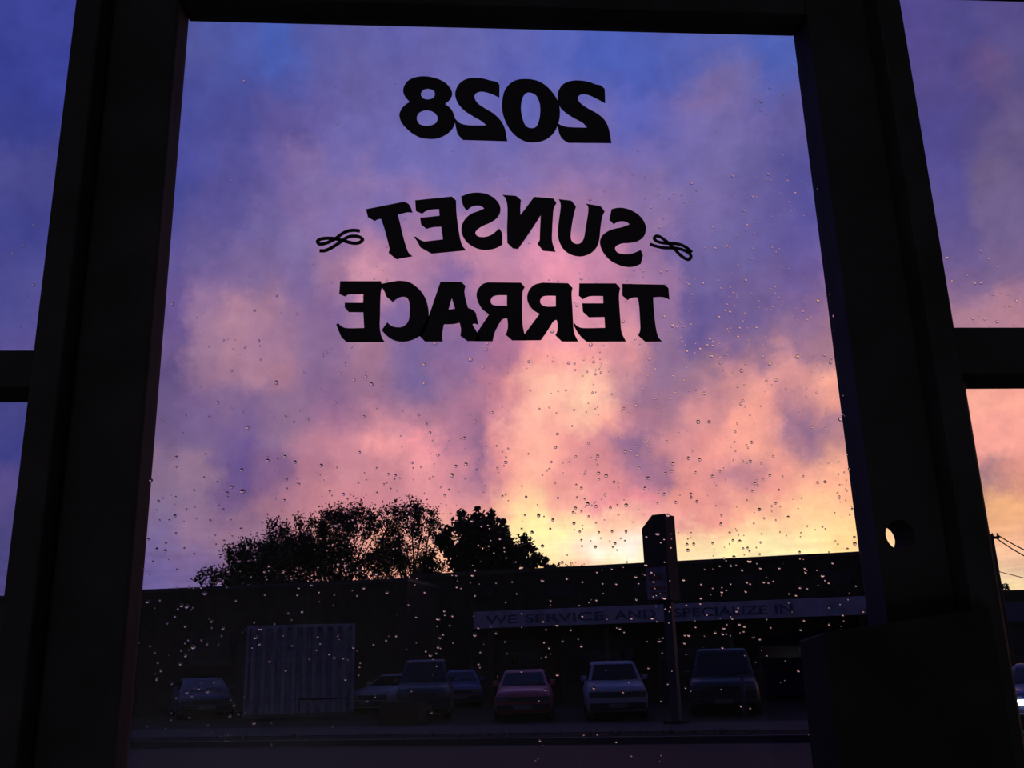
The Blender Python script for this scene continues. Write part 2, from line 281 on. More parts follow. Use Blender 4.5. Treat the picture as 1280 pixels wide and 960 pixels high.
def smooth_path(pts, steps=6, closed=True):
    """pts: (x, y, corner?) -> list of (x, y); Catmull-Rom through smooth points, straight between corners"""
    n = len(pts); out = []
    for i in range(n if closed else n-1):
        p1, p2 = pts[i], pts[(i+1) % n]
        if p1[2] and p2[2]: out.append(p1[:2]); continue
        a, b = Vector(p1[:2]), Vector(p2[:2])
        a0 = Vector(pts[i-1][:2]) if not p1[2] and (closed or i > 0) else 2*a-b
        b1 = Vector(pts[(i+2) % n][:2]) if not p2[2] and (closed or i+2 < n) else 2*b-a
        la, lb = (b-a).length, max((b-a).length, 1e-6)
        ta = (b-a0)*(la/max((a-a0).length+la, 1e-6)); tb = (b1-a)*(lb/max((b1-b).length+lb, 1e-6))
        for k in range(steps):
            t = k/steps; h = 2*t**3-3*t*t+1, t**3-2*t*t+t, -2*t**3+3*t*t, t**3-t*t
            q = a*h[0]+ta*h[1]+b*h[2]+tb*h[3]; out.append((q.x, q.y))
    if not closed: out.append(pts[-1][:2])
    return out
def flat_shape(name, loops, depth):
    """filled outline(s) with holes in the local XY plane, extruded +-depth -> mesh"""
    cu = bpy.data.curves.new(name, 'CURVE'); cu.dimensions = '2D'; cu.fill_mode = 'BOTH'; cu.extrude = depth
    for lp in loops:
        sp = cu.splines.new('POLY'); sp.points.add(len(lp)-1); sp.use_cyclic_u = True
        for q, (x, y) in zip(sp.points, lp): q.co = (x, y, 0, 1)
    o = bpy.data.objects.new(name, cu); COL.objects.link(o)
    me = bpy.data.meshes.new_from_object(o.evaluated_get(bpy.context.evaluated_depsgraph_get()))
    bpy.data.objects.remove(o); bpy.data.curves.remove(cu); return me
def upright(me):                          # local XY drawing -> XZ plane, facing the room (-Y)
    me.transform(Matrix(((1, 0, 0, 0), (0, 0, -1, 0), (0, 1, 0, 0), (0, 0, 0, 1)))); return me
def text_mesh(s, size, depth):
    cu = bpy.data.curves.new('text', 'FONT'); cu.body = s; cu.size = size; cu.extrude = depth; cu.offset = size*.02
    o = bpy.data.objects.new('text', cu); COL.objects.link(o)
    me = bpy.data.meshes.new_from_object(o.evaluated_get(bpy.context.evaluated_depsgraph_get()))
    bpy.data.objects.remove(o); bpy.data.curves.remove(cu); return me
# ------------------------------------------------------------------ materials
frame_m = mat('dark_frame_paint', (.040, .041, .050), .8, var=.2, scale=14, bump=.05, spec=.08)
plaster = mat('dark_plaster', (.72, .70, .68), .9, scale=5, bump=.1)
board_m = mat('floor_boards', (.40, .28, .20), .5, scale=6, bump=.1)
glass_m = glass_mat('window_glass', (.985, .985, .985), .02)
vinyl = mat('black_vinyl', (.030, .028, .040), .7, var=.1, spec=.1)
steel = mat('dark_steel', (.022, .022, .023), .8, metal=0, scale=20, var=.2, spec=.15)
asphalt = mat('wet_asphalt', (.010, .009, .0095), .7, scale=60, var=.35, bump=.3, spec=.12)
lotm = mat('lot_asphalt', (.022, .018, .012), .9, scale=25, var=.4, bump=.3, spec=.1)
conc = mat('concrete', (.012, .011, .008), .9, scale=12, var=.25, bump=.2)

# ------------------------------------------------------------------ the room behind the camera
FLOOR = .12; CEIL = 2.95; RX0, RX1, RY0 = -2.1, 2.3, -3.2; GY = .95       # GY: plane of all the glass
def struct(name, mb, mt, label=None, parent=None, bevel=0):
    o = mb.build(name, mt, parent, bevel)
    if parent is None: tag(o, label, None, None, 'structure')
    return o
struct('floor', MB().box(RX0, RX1, RY0, .90, FLOOR-.12, FLOOR), board_m, 'dark board floor inside the doorway')
struct('ceiling', MB().box(RX0, RX1, RY0, 1.0, CEIL, CEIL+.12), plaster, 'unlit plaster ceiling of the room')
struct('wall_left', MB().box(RX0-.12, RX0, RY0, 1.0, FLOOR-.12, CEIL), plaster, 'unlit side wall left of the door')
struct('wall_right', MB().box(RX1, RX1+.12, RY0, 1.0, FLOOR-.12, CEIL), plaster, 'unlit side wall right of the door')
struct('wall_back', MB().box(RX0-.12, RX1+.12, RY0-.12, RY0, FLOOR-.12, CEIL), plaster, 'unlit back wall of the room')
SL0, SR1 = -1.25, 1.45                     # outer ends of the two sidelights
wf = MB().box(RX0, SL0, .90, 1.0, FLOOR-.12, CEIL).box(SR1, RX1, .90, 1.0, FLOOR-.12, CEIL)
wf.box(SL0, SR1, .90, 1.0, 2.52, CEIL)
struct('wall_front', wf, plaster, 'unlit front wall around the glazed shopfront')
# jambs and head of the doorway
JL0, JL1, JR0, JR1 = -.392, -.3645, .5125, .541
HEAD = 2.402
struct('trim_1', MB().box(JL0, JL1, .90, 1.0, FLOOR, HEAD), frame_m, 'dark door post between the door and the left sidelight', bevel=.002)
struct('trim_2', MB().box(JR0, JR1, .90, 1.0, FLOOR, HEAD), frame_m, 'dark door post between the door and the right sidelight', bevel=.002)
struct('trim_3', MB().box(SL0, SR1, .90, .99, HEAD, 2.52), frame_m, 'dark head beam running over door and sidelights', bevel=.002)
struct('trim_4', MB().box(JL0, JR1, .90, 1.0, FLOOR-.12, FLOOR+.02), frame_m, 'low dark threshold under the door')

def sidelight(name, x0, x1, mz0, mz1, label, bead):
    w = empty(name, (0, 0, 0), label=label, kind='structure')
    outer_left = x0 == SL0
    MB().box(x0, x1, .90, .99, FLOOR, FLOOR+.55).build('lower_panel', frame_m, w)
    MB().box(x0, x1, .92, .98, mz0, mz1).build('glazing_bar', frame_m, w, .002)
    if outer_left: MB().box(x0, x0+.05, .90, .99, FLOOR+.55, HEAD).build('side_post', frame_m, w)
    else: MB().box(x1-.05, x1, .90, .99, FLOOR+.55, HEAD).build('side_post', frame_m, w)
    MB().box(x0, x1, GY-.003, GY+.003, mz1, HEAD).build('upper_pane', glass_m, w)
    MB().box(x0, x1, GY-.003, GY+.003, FLOOR+.55, mz0).build('lower_pane', glass_m, w)
    if bead: MB().box(JR1, JR1+.034, GY+.005, GY+.02, FLOOR+.55, mz0).build('glazing_bead', mat('bare_wood', (.20, .12, .08), .6, scale=30), w)
    return w
sidelight('window_1', SL0, JL0, 1.867, 1.905, 'rain-spotted sidelight on the hinge side of the door', False)
sidelight('window_2', JR1, SR1, 1.876, 1.929, 'rain-spotted sidelight on the latch side of the door', True)

# ------------------------------------------------------------------ the glazed door
GX0, GX1, GZ0, GZ1 = -.291, .439, .62, 2.328
D0, D1 = .928, .972
door = empty('door_1', (0, GY, FLOOR), label='dark framed door with one tall rain-spotted glass pane and reversed black lettering', kind='structure')
def dpart(mb, name, mt, parent=door, bevel=0):
    o = mb.build(name, mt, parent, bevel); o.data.transform(Matrix.Translation((0, -GY, -FLOOR))); return o
dpart(MB().box(JL1+.002, GX0, D0, D1, FLOOR+.02, HEAD-.002), 'stile', frame_m, bevel=.003)
hc = at(1113, 672, GY)                                    # bored hole left by a removed lock
loop = [(GX1, FLOOR+.02), (JR0-.002, FLOOR+.02), (JR0-.002, HEAD-.002), (GX1, HEAD-.002)]
hole = [(hc.x+.0152*math.cos(2*math.pi*i/28), hc.z+.0152*math.sin(2*math.pi*i/28)) for i in range(28)]
me = upright(flat_shape('stile', [loop, hole], (D1-D0)/2)); me.materials.append(frame_m)
st = link('stile', me, door); me.transform(Matrix.Translation((0, 0, -FLOOR))); tag(st, 'latch-side stile with an empty round lock hole')
dpart(MB().box(GX0, GX1, D0, D1, GZ1, HEAD-.002), 'top_rail', frame_m, bevel=.002)
dpart(MB().box(GX0, GX1, D0, D1, FLOOR+.02, GZ0), 'bottom_rail', frame_m, bevel=.002)
pane = dpart(MB().box(GX0, GX1, GY-.003, GY+.003, GZ0, GZ1), 'glass_pane', glass_m)

# lettering stuck on the glass, meant to be read from the street; outlines drawn on a 9.14-per-pixel sheet from an origin
K = 1280/140
def P(s, ox, oy, k=K):
    out = []
    for w in s.split():
        c = not w.startswith('~'); x, y = w.lstrip('~').split(','); out.append((ox+float(x)/k, oy+float(y)/k, c))
    return out
GLYPHS = [
('numeral_8', 495, 88, ["155,360 ~95,285 ~82,215 ~120,135 ~200,85 ~310,67 ~420,80 ~520,115 ~600,175 ~642,255 ~625,325 560,385 ~620,430 ~660,500 ~677,580 ~650,660 ~580,730 ~470,778 ~360,782 ~270,765 ~160,700 ~70,605 ~38,515 ~60,445 ~105,395",
  "~285,270 ~310,225 ~365,210 ~425,228 ~445,270 ~425,312 ~365,332 ~305,315", "~238,545 ~265,485 ~340,457 ~430,478 ~476,540 ~455,600 ~390,630 ~320,632 ~260,605"]),
('numeral_2', 495, 88, ["1182,312 ~1080,265 ~980,243 ~915,262 ~897,305 ~930,370 ~1010,430 ~1110,490 ~1190,565 ~1235,640 ~1255,710 1272,810 765,795 ~705,725 682,640 668,560 680,553 ~715,592 ~770,617 ~860,628 1032,628 ~985,585 ~900,535 ~790,465 ~710,380 ~677,290 ~682,230 ~720,155 ~790,105 ~880,85 ~980,90 ~1080,115 1130,124 ~1165,142 1184,170"]),
('numeral_0', 630, 88, ["~250,98 ~370,115 ~480,175 ~575,280 ~625,380 ~640,500 ~620,610 ~565,720 ~470,795 ~350,823 ~240,810 ~130,745 ~50,650 ~0,540 ~-22,440 ~-18,330 ~8,230 ~70,150 ~150,108",
  "~290,252 ~365,285 ~408,380 ~413,480 ~400,570 ~365,645 ~305,660 ~250,635 ~215,560 ~195,450 ~205,340 ~240,270"]),
('numeral_2', 630, 88, ["1157,377 ~1060,325 ~960,280 ~880,275 ~843,315 ~870,370 ~960,435 ~1060,490 ~1140,555 ~1185,630 ~1210,720 1228,832 735,828 ~670,785 ~635,730 612,640 612,600 ~660,630 ~740,648 950,655 ~900,600 ~800,545 ~700,480 ~635,410 ~612,320 ~625,230 ~680,155 ~780,118 ~900,118 ~990,138 1050,162 ~1100,170 1152,212"]),
('letter_t', 452, 232, ["50,270 480,185 ~530,205 ~560,245 582,310 ~530,305 ~480,315 412,330 ~440,430 ~470,560 ~510,700 ~540,770 582,808 398,842 308,768 320,725 ~300,640 ~260,490 222,380 ~190,385 150,405 72,360"]),
('letter_e', 452, 232, ["612,168 1030,125 1080,170 ~1085,310 ~1105,480 ~1130,620 ~1155,690 1195,740 800,778 670,705 ~640,645 597,585 620,583 ~660,615 715,640 930,615 910,470 ~820,475 742,495 680,445 668,368 890,345 885,268 ~790,275 ~730,295 692,322 620,290"]),
('letter_s', 572, 232, ["40,125 ~130,90 ~230,80 ~330,95 ~420,145 ~480,220 ~488,300 ~450,370 ~370,425 ~280,465 ~215,515 ~205,550 ~235,580 ~300,588 ~370,570 ~430,530 475,490 ~500,525 512,570 512,675 ~450,710 ~380,730 ~290,735 ~190,705 ~100,640 ~50,550 ~45,470 ~80,390 ~150,325 ~240,290 305,262 ~270,235 ~220,228 ~160,242 103,288 ~65,230 ~50,180"]),
('letter_n', 572, 232, ["510,105 670,118 725,165 ~718,240 718,337 875,128 1095,148 1130,200 ~1100,260 ~1090,350 ~1082,500 ~1082,640 1118,758 978,745 912,665 938,625 ~942,500 950,340 ~880,450 ~780,600 ~730,670 692,725 632,718 568,655 ~565,500 ~570,300 ~565,210 ~545,140"]),
('letter_u', 690, 232, ["78,155 220,172 275,238 ~250,330 ~225,470 ~215,590 ~235,645 ~285,668 ~335,650 ~365,595 ~385,480 ~405,360 ~415,280 ~410,235 382,205 555,235 602,295 ~575,360 ~555,480 ~540,620 ~510,705 ~440,775 ~345,808 ~250,800 ~160,755 ~100,680 ~68,570 ~75,430 ~95,280 ~98,210"]),
('letter_s', 690, 232, ["680,270 ~740,255 ~810,255 ~900,280 ~990,335 ~1055,415 ~1075,500 ~1050,580 ~980,635 ~890,655 ~800,662 ~735,690 ~722,725 ~750,765 ~830,785 ~920,775 1015,735 1040,800 1015,895 ~940,925 ~860,930 ~760,905 ~660,850 ~580,755 ~548,660 ~560,595 ~610,540 ~690,500 ~800,475 888,443 ~850,415 ~800,407 ~750,415 705,442 655,390"]),
('letter_e', 418, 340, ["65,105 530,105 550,160 ~533,220 ~525,330 ~522,500 ~520,640 ~540,740 575,800 140,802 80,745 ~55,690 20,598 45,585 ~75,615 ~130,640 340,640 330,460 165,460 118,405 118,352 328,352 332,255 175,255 ~150,262 122,280 55,252"]),
('letter_c', 418, 340, ["535,135 ~640,115 ~740,100 ~850,115 ~950,180 ~1030,280 ~1070,400 ~1078,520 ~1050,640 ~990,720 ~880,780 ~770,797 ~670,775 ~595,725 540,665 605,575 ~650,615 ~720,632 ~790,620 ~845,560 ~862,450 ~855,350 ~830,295 ~780,283 ~725,300 668,343 598,285 ~570,220 540,175"]),
('letter_a', 550, 340, ["5,112 245,115 292,160 ~280,220 ~295,320 322,412 ~370,430 410,468 440,605 ~400,590 370,598 425,690 470,790 315,790 232,728 ~240,660 225,580 ~150,595 45,598 ~30,680 ~25,740 32,795 -172,795 -242,722 -132,515",
  "135,300 172,420 98,430"]),
('letter_r', 550, 340, ["925,122 968,172 ~945,230 ~938,350 ~940,500 ~950,640 990,782 825,782 752,718 ~772,650 ~775,590 768,530 ~735,532 705,545 ~660,620 ~620,710 602,792 400,792 425,690 560,485 ~480,420 ~430,330 ~418,250 ~440,190 ~485,140 545,118",
  "765,265 765,385 ~640,384 ~590,365 ~580,325 ~600,285 ~650,267"]),
('letter_r', 640, 340, ["640,128 693,182 ~682,240 ~690,400 ~698,560 ~710,690 755,795 570,795 495,722 ~515,680 ~522,610 512,548 ~490,552 468,570 ~400,680 330,780 120,782 140,715 315,478 ~250,440 ~195,375 ~172,290 ~195,210 ~250,150 340,122",
  "500,272 500,395 ~390,395 ~335,370 ~322,330 ~345,285 ~400,272"]),
('letter_e', 700, 340, ["220,130 640,130 688,185 ~675,260 ~680,400 ~690,540 ~705,690 755,795 305,797 ~240,740 ~195,680 155,605 165,585 ~200,620 ~255,640 515,638 508,515 330,518 262,455 253,358 495,358 492,275 ~360,275 ~310,285 262,312 215,270"]),
('letter_t', 700, 340, ["712,135 1195,145 1240,185 1250,315 ~1190,290 ~1130,285 1065,290 ~1070,400 ~1085,560 ~1105,680 ~1125,745 1165,795 975,797 892,725 ~915,670 ~915,560 ~905,400 892,292 ~850,290 ~810,300 772,322 712,268"]),
]
LY = GY-.0034
def sheet(x, y): q = at(x, y, LY); return (q.x, q.z)
for nm, ox, oy, loops in GLYPHS:
    lps = [[sheet(*q) for q in smooth_path(P(s, ox, oy))] for s in loops]
    me = upright(flat_shape(nm, lps, .00018)); me.materials.append(vinyl)
    o = link(nm, me, pane); me.transform(Matrix.Translation((0, LY-GY, -FLOOR)))
FLOUR = [(390, 276, "~150,598 ~250,598 ~350,560 ~470,490 ~600,400 ~720,325 ~850,305 ~960,330 ~1010,375 ~960,430 ~860,450 ~740,430 ~600,390 ~430,355 ~270,350 ~150,375 ~110,415 ~150,465 ~250,455 ~370,410 ~480,350 ~600,260 ~720,205 ~850,190 ~960,205", 4.7),
         (800, 276, "~195,465 ~330,510 ~480,540 ~640,545 ~760,555 ~880,590 ~985,650 ~1020,720 ~970,775 ~880,740 ~780,660 ~690,560 ~600,470 ~500,390 ~400,320 ~330,305 ~285,345 ~320,400 ~420,435 ~540,450 ~680,455 ~800,475 ~920,530 ~1040,630", 4.5)]
for ox, oy, s, wd in FLOUR:
    c = [Vector(sheet(*q)) for q in smooth_path(P(s, ox, oy, 16), 5, False)]
    hw = wd*.5*.00083; mb = MB()
    L = []; Rr = []
    for i, q in enumerate(c):
        d = (c[min(i+1, len(c)-1)]-c[max(i-1, 0)]).normalized(); n = Vector((-d.y, d.x)); L.append(q+n*hw); Rr.append(q-n*hw)
    v = []; f = []
    for i in range(len(c)):
        for dy in (-.00018, .00018):
            v += [(L[i].x, LY+dy, L[i].y), (Rr[i].x, LY+dy, Rr[i].y)]
    for i in range(len(c)-1):
        a, b = 4*i, 4*i+4
        f += [(a, a+1, b+1, b), (a+2, b+2, b+3, a+3), (a, b, b+2, a+2), (a+1, a+3, b+3, b+1)]
    f += [(0, 2, 3, 1), (len(v)-4, len(v)-3, len(v)-1, len(v)-2)]
    dpart(mb.add(v, f), 'looped_flourish', vinyl, pane)

# dark letter box hung on the latch side of the door
BX0, BX1, BY0, BY1, BZ = .347, .508, .862, .9275, .98
box = empty('letter_box', ((BX0+BX1)/2, BY1, BZ), label='black metal letter box with sloping top hung on the door stile', cat='letter box')
zl, zr = 1.6145, 1.634
v = [(BX0, BY0, BZ), (BX1, BY0, BZ), (BX1, BY0, zr), (BX0, BY0, zl), (BX0, BY1, BZ), (BX1, BY1, BZ), (BX1, BY1, zr-.012), (BX0, BY1, zl-.006)]
def bpart(mb, name, mt, bevel=0):
    o = mb.build(name, mt, box, bevel); o.data.transform(Matrix.Translation(-box.location)); return o
bpart(MB().add(v, [(0, 1, 2, 3), (5, 4, 7, 6), (3, 2, 6, 7), (0, 4, 5, 1), (0, 3, 7, 4), (1, 5, 6, 2)]), 'body', steel, .002)
bpart(MB().box(BX0+.012, BX1-.012, BY0-.004, BY0, BZ+.03, 1.40), 'front_door', steel, .001)
bpart(MB().tube(((BX0+BX1)/2, BY0-.004, 1.36), ((BX0+BX1)/2, BY0-.014, 1.36), .011, .011, 14), 'lock', mat('worn_steel', (.08, .08, .085), .4, .6), 0)

# unseen globe lamp added behind the camera to keep the interior off pure black
gl = empty('added_fill_lamp', (-.9, -2.3, FLOOR), label='added fill globe glowing out of view on the floor at the back of the room', cat='lamp')
MB().tube((0, 0, 0), (0, 0, .03), .12, .10, 20).tube((0, 0, .03), (0, 0, .42), .012, .012, 10).build('stand', steel, gl)
bm = bmesh.new(); bmesh.ops.create_uvsphere(bm, u_segments=24, v_segments=14, radius=.09); bmesh.ops.translate(bm, vec=(0, 0, .50), verts=bm.verts)
me = bpy.data.meshes.new('globe'); bm.to_mesh(me); bm.free(); me.polygons.foreach_set('use_smooth', [True]*len(me.polygons))
me.materials.append(mat('fill_glow', (.8, .8, .8), .4, emit=(.95, .95, 1, 28))); link('globe', me, gl)
# ------------------------------------------------------------------ the street: road, kerb, footway, lot, all running along SU
ROAD = -.25; LOT = -.10                  # street level lies below the indoor floor
SA = math.radians(-15.8); SU = Vector((math.cos(SA), math.sin(SA), 0)); SV = Vector((-SU.y, SU.x, 0))     # SV points away from us
K0 = Vector((.06, 22.72, ROAD))                                                                               # a point on the kerb face
def strip(name, a, b, z0, z1, mt, label, u0=-60, u1=60):
    v = [K0+SU*u+SV*s+Vector((0, 0, z)) for z in (z0, z1) for s in (a, b) for u in (u0, u1)]
    o = MB().add(v, [(0, 2, 3, 1), (4, 5, 7, 6), (0, 1, 5, 4), (2, 6, 7, 3), (0, 4, 6, 2), (1, 3, 7, 5)]).build(name, mt)
    return tag(o, label, None, None, 'structure')
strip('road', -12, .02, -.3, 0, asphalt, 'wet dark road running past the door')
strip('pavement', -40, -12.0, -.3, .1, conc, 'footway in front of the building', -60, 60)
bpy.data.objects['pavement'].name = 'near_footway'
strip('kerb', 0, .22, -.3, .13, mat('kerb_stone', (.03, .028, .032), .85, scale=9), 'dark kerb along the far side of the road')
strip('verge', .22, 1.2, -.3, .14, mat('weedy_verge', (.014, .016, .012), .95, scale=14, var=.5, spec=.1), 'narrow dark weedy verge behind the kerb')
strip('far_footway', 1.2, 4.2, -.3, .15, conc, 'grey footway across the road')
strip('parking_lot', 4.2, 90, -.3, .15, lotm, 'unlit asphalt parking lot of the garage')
# scruffy weeds on the verge: one tuft each
rnd = random.Random(4)
weed_m = mat('weed', (.02, .026, .014), .9)
for k in range(24):
    u = -7+k*.6+rnd.uniform(-.06, .06); s = rnd.uniform(.3, .8); b = K0+SU*u+SV*s; b.z = .14+ROAD
    mb = MB(); h = rnd.uniform(.08, .2)
    for j in range(14):
        a = rnd.uniform(0, 6.28); w = .012; q = Vector((math.cos(a), math.sin(a), 0))*rnd.uniform(.05, .16)
        n = Vector((-math.sin(a), math.cos(a), 0))*w; o_ = Vector((rnd.uniform(-.15, .15), rnd.uniform(-.05, .05), 0))
        t = o_+q+Vector((0, 0, h*rnd.uniform(.6, 1)))
        mb.add([o_-n, o_+n, t], [(0, 1, 2)])
    o = mb.build('weed_tuft', weed_m); o.location = b
    tag(o, 'small tuft of dark weeds on the verge behind the kerb', 'weed', 'weed tufts along the verge')

# ------------------------------------------------------------------ garage building with canopy, low building beside it
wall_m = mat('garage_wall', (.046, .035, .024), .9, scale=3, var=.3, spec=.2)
trim_m = mat('garage_trim', (.085, .068, .050), .8, scale=6, spec=.2)
BA = math.radians(-20); BU = Vector((math.cos(BA), math.sin(BA), 0)); BV = Vector((-BU.y, BU.x, 0))
BR = on(1062, 690, 5.2); BL = BR-BU*18.2
gar = empty('garage_building', (BL.x, BL.y, LOT), BA, 'long flat-roofed garage building behind the lettered canopy', 'building')
def gp(x0, x1, y0, y1, z0, z1, name, mt, parent=gar, bevel=0):
    return MB().box(x0, x1, y0, y1, z0-LOT, z1-LOT).build(name, mt, parent, bevel)
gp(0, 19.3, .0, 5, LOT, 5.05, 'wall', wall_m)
gp(-.06, 19.36, -.06, 5.06, 5.05, 5.2, 'parapet_cap', trim_m)
door_m = mat('bay_door', (.028, .026, .03), .7, scale=5)
dark_glass = mat('dark_glass', (.006, .006, .008), .12, var=0)
for i in range(4):
    x = 2.7+i*3.9
    bd = gp(x, x+3.0, -.05, 0, LOT, LOT+2.4, 'bay_door', trim_m)
    for j in range(5):
        gp(x+.06, x+2.94, -.09, -.05, LOT+.03+j*.47, LOT+.47+j*.47, 'panel', door_m if j != 3 else dark_glass, bd)
for i in range(5): gp(2.5+i*3.6, 3.7+i*3.6, -.03, 0, 4.0, 4.5, 'window', dark_glass)
# canopy in front of the garage; its long fascia carries the lettering
FL = on(592, 765, 3.4); FL.z = 0
can = empty('canopy', (FL.x, FL.y, LOT), BA, 'flat canopy on posts in front of the garage bays', 'canopy')
def cp(x0, x1, y0, y1, z0, z1, name, mt, parent=can, bevel=0):
    return MB().box(x0, x1, y0, y1, z0-LOT, z1-LOT).build(name, mt, parent, bevel)
cdep = (BL-FL).dot(BV)-.1
cp(0, 15.4, .08, cdep, 2.95, 3.2, 'roof_slab', trim_m)
for i in range(4): cp(.5+i*4.7, .66+i*4.7, .3, .46, LOT, 2.95, 'post', trim_m)
fas_m = mat('pale_sign_board', (.46, .40, .46), .7, scale=2, var=.25, spec=.2)
fas = empty('fascia_sign', (FL.x, FL.y, 2.75), BA, 'long pale fascia board lettered WE SERVICE AND SPECIALIZE IN', 'sign')
MB().box(0, 15.5, -.06, .06, 0, .65).build('board', fas_m, fas, .01)
let_m = mat('faded_sign_paint', (.13, .11, .17), .8, var=.5, scale=4)
def facepx(px, py, o0=Vector((0, 0, 0))):
    r = ray(px, py); q0 = FL-BV*.06; t = (q0-Vector((0, 0, 0))).dot(BV)/r.dot(BV); q = Vector((0, 0, EYE))+r*t
    return (q-FL).dot(BU), q.z
for w, x0, x1 in (('WE', 607, 646), ('SERVICE', 656, 755), ('AND', 768, 820), ('SPECIALIZE', 843, 960), ('IN', 970, 992)):
    u0, u1 = facepx(x0, 775)[0], facepx(x1, 770)[0]
    me = text_mesh(w, .34, .008); xs = [v.co.x for v in me.vertices]; ys = [v.co.y for v in me.vertices]
    sx = (u1-u0)/(max(xs)-min(xs)); sy = .33/(max(ys)-min(ys))
    me.transform(Matrix.Diagonal((sx, sy, 1, 1)) @ Matrix.Translation((-min(xs), -min(ys), 0))); upright(me)
    me.transform(Matrix.Translation((u0, -.066, .15))); me.materials.append(let_m); link('painted_word', me, fas)
# low building to the left
LB = on(180, 737, 4.6); LB.z = 0; lb_dir = SA
low = empty('low_building', (LB.x, LB.y, LOT), lb_dir, 'low dark flat-roofed building beyond the shipping container', 'building')
def lp(x0, x1, y0, y1, z0, z1, name, mt, parent=low):
    return MB().box(x0, x1, y0, y1, z0-LOT, z1-LOT).build(name, mt, parent)
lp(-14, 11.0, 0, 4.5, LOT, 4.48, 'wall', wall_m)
lp(-14.05, 11.05, -.06, 4.55, 4.48, 4.6, 'roof_edge', mat('roof_edge', (.03, .03, .05), .6))
for i in range(5):
    w_ = lp(-11+i*4.4, -9.2+i*4.4, -.04, 0, 1.6, 2.9, 'window', trim_m); lp(-10.93+i*4.4, -9.27+i*4.4, -.06, -.04, 1.67, 2.83, 'pane', dark_glass, w_)
for x in (-5.2, 4.2): 
    d_ = lp(x, x+1, -.05, 0, LOT, 2.4, 'entrance_door', door_m); lp(x+.82, x+.88, -.11, -.05, 1.2, 1.35, 'handle', trim_m, d_)

# ------------------------------------------------------------------ pylon sign
PB = on(836, 890, LOT)
PYY = 25.0; pc = at(826, 702, PYY)
pyl = empty('pylon_sign', (pc.x, pc.y, LOT), math.radians(-38), 'tall dark pylon sign with a slanted top rising above the garage roof', 'sign')
cab_m = mat('sign_cabinet', (.06, .045, .045), .8, scale=4, spec=.1); cab2 = mat('sign_face', (.24, .20, .24), .6, var=.3, scale=3)
zt, zb = at(836, 645, PYY).z-LOT, at(826, 752, PYY).z-LOT; zs = at(806, 661, PYY).z-LOT
hw, hd = .34, .32
prof = [(-hw, zb), (hw, zb), (hw, zt), (-hw*.05, zt), (-hw, zs)]
v = [(x, -hd, z) for x, z in prof]+[(x, hd, z) for x, z in prof]
MB().add(v, [(4, 3, 2, 1, 0), (5, 6, 7, 8, 9)]+[(i, (i+1) % 5, 5+(i+1) % 5, 5+i) for i in range(5)]).build('cabinet', cab_m, pyl, .006)
MB().box(-hw+.05, hw-.05, -hd-.012, -hd, zb+.05, zb+.86).build('lower_panel', cab2, pyl)
MB().box(-hw+.05, hw-.05, -hd-.008, -hd, zb+.93, zs-.1).build('upper_panel', cab_m, pyl)
red_m = mat('faded_red_print', (.22, .06, .05), .7)
for k, (a, b) in enumerate(((.52, .68), (.30, .36), (.18, .22))):
    MB().box(-hw+.12, hw-.16+.06*k, -hd-.016, -hd-.012, zb+a, zb+b).build('print_band', red_m, pyl)
MB().box(.03, .25, -.1, .1, 0, zb).build('post', mat('blue_post', (.028, .028, .05), .6), pyl, .01)
MB().box(-.12, .40, -.25, .25, 0, .08).build('base_plate', conc, pyl)

# ------------------------------------------------------------------ shipping container with corrugated face
CL, CR = on(303, 900, LOT), on(431, 898, LOT); CW = (CR-CL).length; ca = .10; CW *= 1.015
CH = at(365, 780, (CL.y+CR.y)/2).z-LOT
cont_m = mat('container_paint', (.26, .235, .28), .7, scale=3, var=.35, bump=.05)
con = empty('shipping_container', (CL.x, CL.y, LOT), ca, 'pale corrugated metal shipping container parked beside the cars', 'container')
MB().box(.06, CW-.06, .13, 2.4, .12, CH-.06).build('box_body', cont_m, con)
MB().box(0, CW, 0, 2.45, CH-.1, CH).build('roof_frame', cont_m, con, .01)
MB().box(0, CW, 0, 2.45, 0, .14).build('floor_frame', mat('container_base', (.03, .03, .035), .8), con, .01)
for x in (0, CW-.1): MB().box(x, x+.1, 0, .12, .14, CH-.1).build('corner_post', cont_m, con, .01)
n = 10; pit = (CW-.24)/n
rib = MB().add([(0, .13, .14), (pit*.14, .0, .14), (pit*.52, .0, .14), (pit*.66, .13, .14), (0, .13, CH-.1), (pit*.14, .0, CH-.1), (pit*.52, .0, CH-.1), (pit*.66, .13, CH-.1)],
               [(0, 1, 5, 4), (1, 2, 6, 5), (2, 3, 7, 6), (4, 5, 6, 7), (3, 2, 1, 0), (0, 4, 7, 3)])
r0 = rib.build('corrugation', cont_m, con)
for i in range(n):
    o = r0 if i == 0 else r0.copy()
    if i: COL.objects.link(o); o.parent = con
    o.location = (.13+i*pit, 0, 0)

